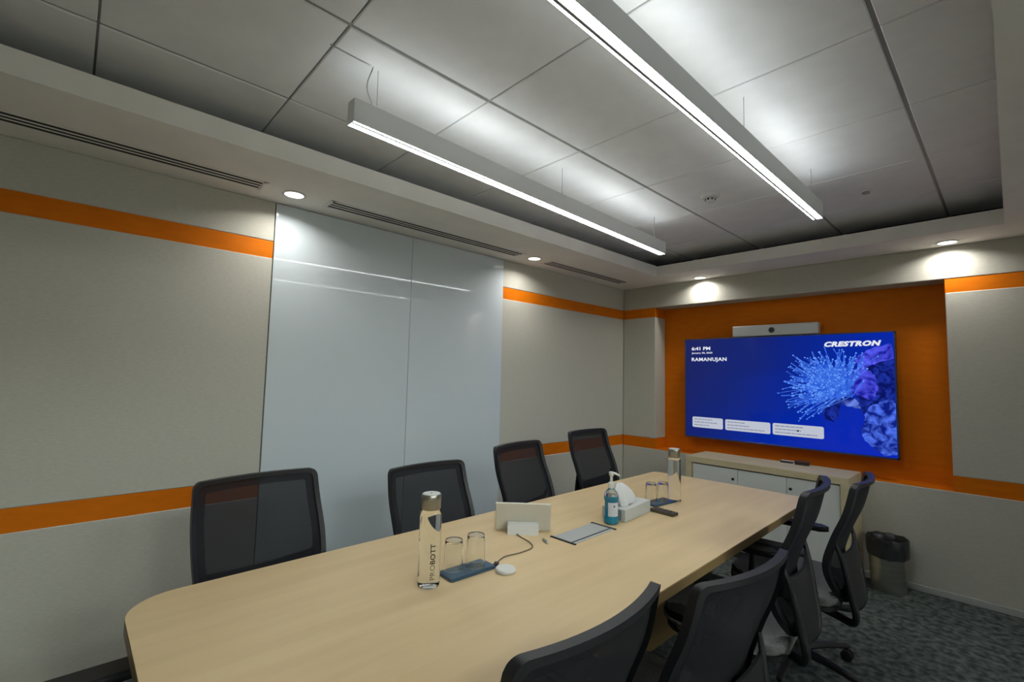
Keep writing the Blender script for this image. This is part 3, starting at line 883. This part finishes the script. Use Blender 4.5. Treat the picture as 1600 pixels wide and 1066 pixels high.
# anemone: tentacles fanning from the stem, a bead at each tip
rA = random.Random(11)
ten, beads = [], []
c0 = px2st(1312, 618)
for k in range(300):
    a = math.radians(rA.uniform(58, 222))
    ln = rA.uniform(0.35, 1.0) * (0.235 if a > 1.9 else 0.205)
    bx_ = c0[0] + rA.uniform(-0.05, 0.045); by_ = c0[1] + rA.uniform(-0.02, 0.10)
    bend = rA.uniform(-0.25, 0.25)
    pts = []
    for q in range(5):
        t = q / 4
        aa = a + bend * t
        pts.append((bx_ + ln * t * math.cos(aa), by_ + ln * t * math.sin(aa) * 1.55))
    wv = rA.uniform(0.0010, 0.0026)
    L_, R_ = [], []
    for q in range(5):
        d = (pts[min(q + 1, 4)][0] - pts[max(q - 1, 0)][0], pts[min(q + 1, 4)][1] - pts[max(q - 1, 0)][1])
        l = math.hypot(*d) + 1e-9
        nx, ny = -d[1] / l * wv, d[0] / l * wv * 1.7
        L_.append((pts[q][0] + nx, pts[q][1] + ny)); R_.append((pts[q][0] - nx, pts[q][1] - ny))
    ten.append(L_ + R_[::-1])
    r = rA.uniform(0.0022, 0.0046)
    beads.append([(pts[4][0] + r * math.cos(2 * PI * q / 8), pts[4][1] + 1.7 * r * math.sin(2 * PI * q / 8)) for q in range(8)])
for k in range(70):
    s_, t_ = c0[0] + rA.uniform(-0.21, 0.02), c0[1] + rA.uniform(-0.04, 0.12)
    r = rA.uniform(0.002, 0.005)
    beads.append([(s_ + r * math.cos(2 * PI * q / 8), t_ + 1.7 * r * math.sin(2 * PI * q / 8)) for q in range(8)])
body_a = wobble([(c0[0] - 0.15, c0[1] + 0.02), (c0[0] - 0.13, c0[1] + 0.16), (c0[0] - 0.04, c0[1] + 0.23), (c0[0] + 0.04, c0[1] + 0.18), (c0[0] + 0.04, c0[1] + 0.04), (c0[0] - 0.05, c0[1] - 0.02)], 0.012, 9)
flat('anemone_body', [body_a], print_emit('anemone_body', rgb(12, 50, 170), rgb(40, 92, 218), 24), 5)
t1 = flat('anemone_tentacles', ten, print_emit('anemone', rgb(26, 72, 205), rgb(78, 132, 240), 14, p0=0.3, p1=0.7), 6); t1['kind'] = 'stuff'
t2 = flat('anemone_tips', beads, emissive('anemone_tip', rgb(98, 152, 246), 1.0), 7); t2['kind'] = 'stuff'

WHITE_E = emissive('screen_white', rgb(226, 230, 240), 1.0)
def text(name, body, mat, parent, height, loc, xdir, ydir, width=None, offset=0.0, shear=0.0, space=1.0, curve=None):
    """flat lettering: letters height metres tall, start at loc, along xdir with ydir up"""
    cu = bpy.data.curves.new(name, 'FONT')
    cu.body = body; cu.size = 1.0; cu.offset = offset; cu.shear = shear; cu.space_character = space
    cu.resolution_u = 3
    tmp = bpy.data.objects.new(name + '_src', cu); COL.objects.link(tmp)
    dg = bpy.context.evaluated_depsgraph_get()
    me = bpy.data.meshes.new_from_object(tmp.evaluated_get(dg))
    bpy.data.objects.remove(tmp); bpy.data.curves.remove(cu)
    xs = [v.co.x for v in me.vertices]; ys = [v.co.y for v in me.vertices]
    x0, x1 = min(xs), max(xs); cap = 0.70
    k = height / cap; kx = width / (x1 - x0) if width else k
    X, Y, O = Vector(xdir), Vector(ydir), Vector(loc)
    for v in me.vertices:
        a, b_ = (v.co.x - x0) * kx, v.co.y * k
        v.co = curve(a, b_) if curve else O + X * a + Y * b_
    me.materials.clear(); me.materials.append(mat)
    o = bpy.data.objects.new(name, me); COL.objects.link(o); o.parent = parent
    return o
XD, ZD = (1, 0, 0), (0, 0, 1)
ty = TY - 0.0036
text('clock_text', '6:41 PM', WHITE_E, scr, 0.030, (0.747, ty, 1.718), XD, ZD, 0.185, 0.035)
text('date_text', 'January 30, 2025', WHITE_E, scr, 0.015, (0.747, ty, 1.683), XD, ZD, 0.205, 0.022)
text('room_name_text', 'RAMANUJAN', WHITE_E, scr, 0.032, (0.747, ty, 1.612), XD, ZD, 0.338, 0.032, 0.0, 1.10)
text('logo_text', 'CRESTRON', WHITE_E, scr, 0.036, (1.868, ty, 1.722), XD, ZD, 0.370, 0.062, 0.25, 1.12)
# three pale instruction cards with unreadably small lines
CARD_E = emissive('card_pale', rgb(186, 192, 206), 1.0)
LINE_E = emissive('card_line', rgb(120, 124, 150), 1.0)
DOT_E = emissive('card_dot', rgb(40, 42, 70), 1.0)
for ci, (x0, x1, z0, z1, lines) in enumerate(((0.752, 1.045, 0.972, 1.072, (0.68, 0.88, 0.56)), (1.066, 1.452, 0.972, 1.070, (0.45, 0.55, 0.92)), (1.470, 1.850, 0.974, 1.072, (0.62, 0.58, 0.92)))):
    ol_ = rounded([(x0, z0), (x1, z0), (x1, z1), (x0, z1)], [0.014] * 4, 4)
    b = MB(); b.bm.faces.new([b.bm.verts.new((x, ty + 0.0003, z)) for x, z in ol_])
    me = bpy.data.meshes.new('instruction_card'); b.bm.to_mesh(me); b.bm.free(); me.materials.append(CARD_E)
    card = place('instruction_card', me, scr)
    for li, f in enumerate(lines):
        zc = z1 - 0.022 - 0.027 * li
        b = MB(); xa, xb = x0 + 0.020, x0 + 0.020 + (x1 - x0 - 0.04) * f
        x = xa
        r = random.Random(ci * 10 + li)
        while x < xb:
            wd = r.uniform(0.012, 0.040)
            b.bm.faces.new([b.bm.verts.new(p) for p in ((x, ty, zc - 0.0035), (min(x + wd, xb), ty, zc - 0.0035), (min(x + wd, xb), ty, zc + 0.0035), (x, ty, zc + 0.0035))])
            x += wd + 0.005
        me = bpy.data.meshes.new('print_line'); b.bm.to_mesh(me); b.bm.free(); me.materials.append(LINE_E)
        # a third level under the screen: keep with the picture
        place('print_line', me, scr)
    if ci == 2:
        b = MB(); b.bm.faces.new([b.bm.verts.new((1.665 + 0.008 * math.cos(2 * PI * k / 12), ty - 0.0002, 1.022 + 0.008 * math.sin(2 * PI * k / 12))) for k in range(12)])
        me = bpy.data.meshes.new('print_dot'); b.bm.to_mesh(me); b.bm.free(); me.materials.append(DOT_E)
        place('print_dot', me, scr)

# conference camera bar above the screen
vb = empty('camera_bar', (1.483, 4.49, 1.829))
tag(vb, 'silver conference camera bar mounted above the wall screen', 'camera')
MB().box(-0.343, 0.343, -0.02, 0.05, 0.003, 0.100, 0.006, 2).build('housing', MAT['bar_alu'], vb)
m = Matrix.Translation((-0.009, -0.02, 0.052)) @ Matrix.Rotation(PI / 2, 4, 'X')
ln_ = MB().lathe([(0.024, -0.001), (0.024, 0.003), (0.020, 0.006)], n=24, mat=m).build('lens', MAT['black_gloss'], vb)
MB().lathe([(0.010, 0.0055), (0.010, 0.007)], n=16, mat=m).build('lens_glass', base_mat('lens_blue', (0.02, 0.02, 0.05, 1), 0.05), ln_)
m = Matrix.Translation((0.045, -0.02, 0.052)) @ Matrix.Rotation(PI / 2, 4, 'X')
MB().lathe([(0.005, -0.001), (0.005, 0.001)], n=12, mat=m).build('status_light', MAT['white'], vb)
MB().box(-0.05, 0.05, 0.05, RY - 4.49 - 0.001, 0.02, 0.07).build('bracket', MAT['black'], vb)

# ------------------------------------------------------------------ things on the table
def water_bottle(loc, rz, label, scale=1.0):
    e = empty('water_bottle', loc, rz)
    tag(e, label, 'bottle', 'glass water bottles on the table')
    MB().lathe([(0.030, 0.001), (0.0345, 0.004), (0.0355, 0.012), (0.0355, 0.222), (0.0345, 0.232), (0.030, 0.238), (0.0285, 0.240)], n=48).build('glass_body', MAT['bottle'], e, smooth=True, ang=0.9)
    MB().lathe([(0.0295, 0.2405), (0.0310, 0.243), (0.0310, 0.268), (0.0318, 0.270), (0.0318, 0.285), (0.0300, 0.288)], n=40).build('steel_cap', MAT['cap_steel'], e, smooth=True, ang=0.9)
    MB().lathe([(0.0285, 0.2882), (0.0275, 0.2895)], n=40).build('cap_disc', MAT['white'], e, smooth=True)
    MB().box(-0.003, 0.003, -0.002, 0.002, 0.2893, 0.2903).build('cap_slot', MAT['void'], e)
    R_ = 0.0358
    def wrap(z0, ang):
        # lettering runs up the bottle, letters' feet toward the right
        def f(a, b_):
            th = ang - b_ / R_
            return Vector((R_ * math.cos(th), R_ * math.sin(th), z0 + a))
        return f
    text('brand_text', 'PRO', MAT['print_light'], e, 0.0155, (0, 0, 0), XD, ZD, 0.046, 0.0, curve=wrap(0.030, 0.30))
    text('brand_text', 'BOTT', MAT['print'], e, 0.0155, (0, 0, 0), XD, ZD, 0.062, 0.025, curve=wrap(0.078, 0.30))
    return e
MAT['print_light'] = base_mat('print_grey', (0.10, 0.09, 0.075, 1), 0.6)
# the lettering sits right of the line of sight
def toward_cam(x, y): return math.atan2(CAM.y - y, CAM.x - x)
water_bottle((1.604, 0.884, TZ), toward_cam(1.604, 0.884) + 0.22, 'clear water bottle with steel cap and dark lettering beside the blue tray')
water_bottle((1.592, 2.505, TZ), toward_cam(1.58, 2.50) - 1.75, 'clear water bottle with steel cap standing near the far table end')

def tumbler(loc, label, h=0.105, r=0.034):
    b = MB()
    b.lathe([(r * 0.93, 0.001), (r, 0.001), (r * 0.985, 0.02), (r * 0.90, h - 0.006), (r * 0.86, h), (0.0, h)], n=36, cap0=False, cap1=False)
    b.lathe([(r * 0.93, 0.001), (r * 0.92, 0.02), (r * 0.83, h - 0.012), (r * 0.80, h - 0.009), (0.0, h - 0.009)], n=36, cap0=False, cap1=False)
    bmesh.ops.remove_doubles(b.bm, verts=b.bm.verts, dist=1e-5)
    o = b.build('drinking_glass', MAT['tumbler'], None, loc, smooth=True, ang=0.9)
    return tag(o, label, 'glass', 'upturned drinking glasses')
def tray(cx_, cy_, rz, label, name='coaster_tray', L=0.19, W=0.088):
    e = empty(name, (cx_, cy_, TZ), rz)
    tag(e, label, 'tray')
    ol_ = rounded([(-L / 2, -W / 2), (L / 2, -W / 2), (L / 2, W / 2), (-L / 2, W / 2)], [0.008] * 4, 4)
    MB().prism(ol_, 0.0, 0.010, 0.002, 2).build('tray_body', MAT['tray'], e)
    il = rounded([(-L / 2 + 0.006, -W / 2 + 0.006), (L / 2 - 0.006, -W / 2 + 0.006), (L / 2 - 0.006, W / 2 - 0.006), (-L / 2 + 0.006, W / 2 - 0.006)], [0.005] * 4, 4)
    MB().prism(il, 0.010, 0.0106).build('tray_inlay', MAT['tray_top'], e)
    return e
MAT['tray_top'] = base_mat('blue_tray_top', (0.05, 0.10, 0.16, 1), 0.12)
tray(1.598, 1.045, PI / 2 - 0.02, 'dark blue glossy tray under two upturned glasses beside the lettered bottle')
tumbler((1.571, 1.005, TZ + 0.0106), 'upturned drinking glass on the near blue tray, closer to the bottle', 0.098)
tumbler((1.601, 1.078, TZ + 0.0106), 'upturned drinking glass on the near blue tray, closer to the tablet', 0.108)
tray(1.560, 2.400, PI / 2 - 0.10, 'dark blue glossy tray with upturned glasses behind the tissue box', L=0.19)
tumbler((1.525, 2.375, TZ + 0.0106), 'upturned drinking glass on the far tray, nearer the tissue box', 0.095, 0.032)
tumbler((1.560, 2.440, TZ + 0.0106), 'upturned drinking glass on the far tray, beside the far bottle', 0.095, 0.032)

# white puck and its cord-side neighbours
e = empty('white_puck', (1.683, 1.146, TZ))
tag(e, 'flat round white puck lying beside the near blue tray', 'puck')
MB().lathe([(0.030, 0.0), (0.0345, 0.002), (0.0355, 0.008), (0.033, 0.0125), (0.028, 0.0135)], n=40).build('puck_body', MAT['white'], e, smooth=True)
MB().lathe([(0.0275, 0.0134), (0.0265, 0.0141)], n=40).build('puck_top', MAT['white'], e, smooth=True)

# touch tablet seen from behind
tx, ty_ = 1.435, 1.475
e = empty('touch_tablet', (tx, ty_, TZ), math.radians(45.5))
tag(e, 'white desktop touch tablet seen from behind on its wedge stand', 'tablet')
# own axes: x runs along the tablet (right in view), -y faces the camera
m = Matrix.Translation((0, 0.030, 0.004)) @ Matrix.Rotation(math.radians(14), 4, 'X')
MB().box(-0.120, 0.120, -0.006, 0.006, 0.0, 0.125, 0.003, 2, mat=m).build('tablet_body', MAT['cream'], e)
m2 = m @ Matrix.Translation((0, 0.0062, 0))
MB().box(-0.112, 0.112, 0.0, 0.0012, 0.006, 0.119, mat=m2).build('tablet_display', MAT['black_gloss'], e)
b = MB()
b.bm.faces.ensure_lookup_table()
pr = [(-0.030, 0.0), (0.030, 0.0), (0.026, 0.016), (0.010, 0.044), (-0.022, 0.036)]
va = [b.bm.verts.new((-0.066, y, z)) for y, z in pr]; vb_ = [b.bm.verts.new((0.066, y, z)) for y, z in pr]
b.bm.faces.new(va[::-1]); b.bm.faces.new(vb_)
for k in range(5): b.bm.faces.new((va[k], va[(k + 1) % 5], vb_[(k + 1) % 5], vb_[k]))
b.build('wedge_stand', MAT['white'], e)

# cord from the tablet to the tray
def catmull(pts, n=8):
    out = []
    for k in range(len(pts) - 1):
        p0, p1, p2, p3 = [Vector(pts[max(0, min(len(pts) - 1, k + d))]) for d in (-1, 0, 1, 2)]
        for q in range(n):
            t = q / n
            out.append(0.5 * ((2 * p1) + (p2 - p0) * t + (2 * p0 - 5 * p1 + 4 * p2 - p3) * t * t + (3 * p1 - p0 - 3 * p2 + p3) * t ** 3))
    out.append(Vector(pts[-1]))
    return out
e = empty('charging_cord', (1.55, 1.36, TZ))
tag(e, 'thin brown cord curling from the tablet to the blue tray', 'cord')
CP = [(1.437, 1.437), (1.475, 1.425), (1.545, 1.408), (1.590, 1.372), (1.597, 1.300), (1.588, 1.235), (1.604, 1.185), (1.622, 1.160)]
MB().tube([p - Vector((1.55, 1.36, 0)) for p in catmull([(x, y, 0.003) for x, y in CP])], 0.0024, 8).build('cord_line', MAT['cord'], e, smooth=True)
m = Matrix.Translation((1.626 - 1.55, 1.152 - 1.36, 0.006)) @ Matrix.Rotation(-1.0, 4, 'Z')
MB().box(-0.014, 0.014, -0.008, 0.008, -0.005, 0.005, 0.002, 2, mat=m).build('plug', MAT['black'], e)

# marker cap lying near the hatch
e = empty('pen_stub', (1.578, 1.465, TZ), -0.38)
tag(e, 'tiny grey pen stub lying between the tablet and the hatch', 'pen')
MB().tube([(-0.022, 0, 0.0055), (0.014, 0, 0.0055)], 0.0052, 10).build('pen_barrel', MAT['card_side'], e, smooth=True)
MB().tube([(0.014, 0, 0.0055), (0.024, 0, 0.0055)], [0.0042, 0.003], 10).build('pen_tip', MAT['white'], e, smooth=True)

# hand sanitiser
sx_, sy_ = 1.600, 1.890
e = empty('sanitizer_bottle', (sx_, sy_, TZ), toward_cam(sx_, sy_))
tag(e, 'pump bottle of blue hand sanitizer with white label', 'sanitizer')
MB().lathe([(0.026, 0.001), (0.0325, 0.003), (0.0345, 0.010), (0.0345, 0.028), (0.0305, 0.036), (0.0300, 0.100), (0.0325, 0.108), (0.0345, 0.116), (0.0335, 0.126)], n=36).build('gel_body', MAT['gel'], e, smooth=True, ang=1.0)
MB().lathe([(0.0333, 0.1265), (0.030, 0.138), (0.022, 0.150), (0.014, 0.158), (0.013, 0.163)], n=32).build('clear_shoulder', MAT['clear'], e, smooth=True, ang=1.2)
pm = MB().lathe([(0.0145, 0.163), (0.0155, 0.166), (0.0155, 0.184), (0.010, 0.188), (0.006, 0.190), (0.006, 0.218)], n=24).build('pump_collar', MAT['white'], e, smooth=True, ang=0.8)
hd = MB()
hd.lathe([(0.006, 0.214), (0.010, 0.218), (0.012, 0.232), (0.010, 0.236)], n=16)
hd.tube([(-0.004, 0.0, 0.231), (0.008, 0.022, 0.229), (0.016, 0.040, 0.221)], [0.0085, 0.007, 0.0045], 10, 0.7)
hd.build('pump_head', MAT['white'], e, smooth=True, ang=0.9)
def lab(u, v):
    th = -0.45 + 1.75 * u
    return Vector((0.0312 * math.cos(th), 0.0312 * math.sin(th), 0.038 + 0.062 * v))
MB().grid(lab, 14, 1, lambda u, v: Vector((0.0006 * math.cos(-0.45 + 1.75 * u), 0.0006 * math.sin(-0.45 + 1.75 * u), 0))).build('paper_label', MAT['label'], e, smooth=True)
def dot_(u, v):
    th = 0.35 + 0.22 * u
    return Vector((0.0320 * math.cos(th), 0.0320 * math.sin(th), 0.080 + 0.008 * v))
MB().grid(dot_, 4, 1, lambda u, v: Vector((0.0003, 0.0003, 0))).build('label_mark', MAT['print_navy'], e)

# tissue box with a pulled tissue
e = empty('tissue_box', (1.565, 2.075, TZ), 0.10)
tag(e, 'pale tissue box with a tissue standing out of its slot', 'tissue box')
MB().box(-0.062, 0.062, -0.135, 0.135, 0.0, 0.058, 0.002).build('carton', MAT['card'], e)
for k in range(3):
    MB().box(-0.052 + 0.036 * k, -0.030 + 0.036 * k, -0.1358, -0.1348, 0.006, 0.052).build('print_stripe', MAT['card_side'], e)
ol_ = [(0.034 * math.cos(2 * PI * k / 28), -0.030 + 0.075 * math.sin(2 * PI * k / 28)) for k in range(28)]
MB().prism(ol_, 0.0578, 0.0590).build('slot', MAT['card_side'], e)
b = MB()
NA, NZ = 48, 16
rr = random.Random(5); ph = [rr.uniform(0, 6.28) for _ in range(5)]
rings = []
for j in range(NZ + 1):
    t = j / NZ
    ring_ = []
    for k in range(NA):
        a = 2 * PI * k / NA
        fold = 0.16 * math.sin(3 * a + ph[0] + 1.5 * t) + 0.12 * math.sin(5 * a + ph[1] - 2 * t) + 0.07 * math.sin(9 * a + ph[2])
        rad = (1 - t ** 2.4) ** 0.7 * (1 + fold * (0.4 + 0.6 * (1 - t)))
        x = 0.034 * rad * math.cos(a) - 0.004 * t
        y = -0.030 - 0.052 * t + (0.092 * (1 - 0.15 * t)) * rad * math.sin(a) * (1.0 if math.sin(a) > 0 else 0.75)
        z = 0.059 + 0.112 * t + 0.006 * math.sin(3 * a + ph[3]) * t * (1 - t) * 2
        ring_.append(b.bm.verts.new((x, y, z)))
    rings.append(ring_)
for A, B in zip(rings, rings[1:]):
    for k in range(NA): b.bm.faces.new((A[k], A[(k + 1) % NA], B[(k + 1) % NA], B[k]))
bmesh.ops.remove_doubles(b.bm, verts=b.bm.verts, dist=1e-5)
b.build('tissue', MAT['tissue'], e, smooth=True, ang=1.5)

# remote control lying across the far tray's end
e = empty('remote_control', (1.676, 2.238, TZ), -0.05)
tag(e, 'flat dark brown remote control beside the tissue box', 'remote')
MB().box(-0.066, 0.066, -0.026, 0.026, 0.0, 0.016, 0.004, 2).build('remote_body', MAT['remote'], e)
for k in range(4):
    for q in range(2):
        MB().lathe([(0.006, 0.0155), (0.006, 0.0175)], (-0.042 + 0.026 * k, -0.010 + 0.020 * q, 0), 12).build('button', MAT['black'], e)
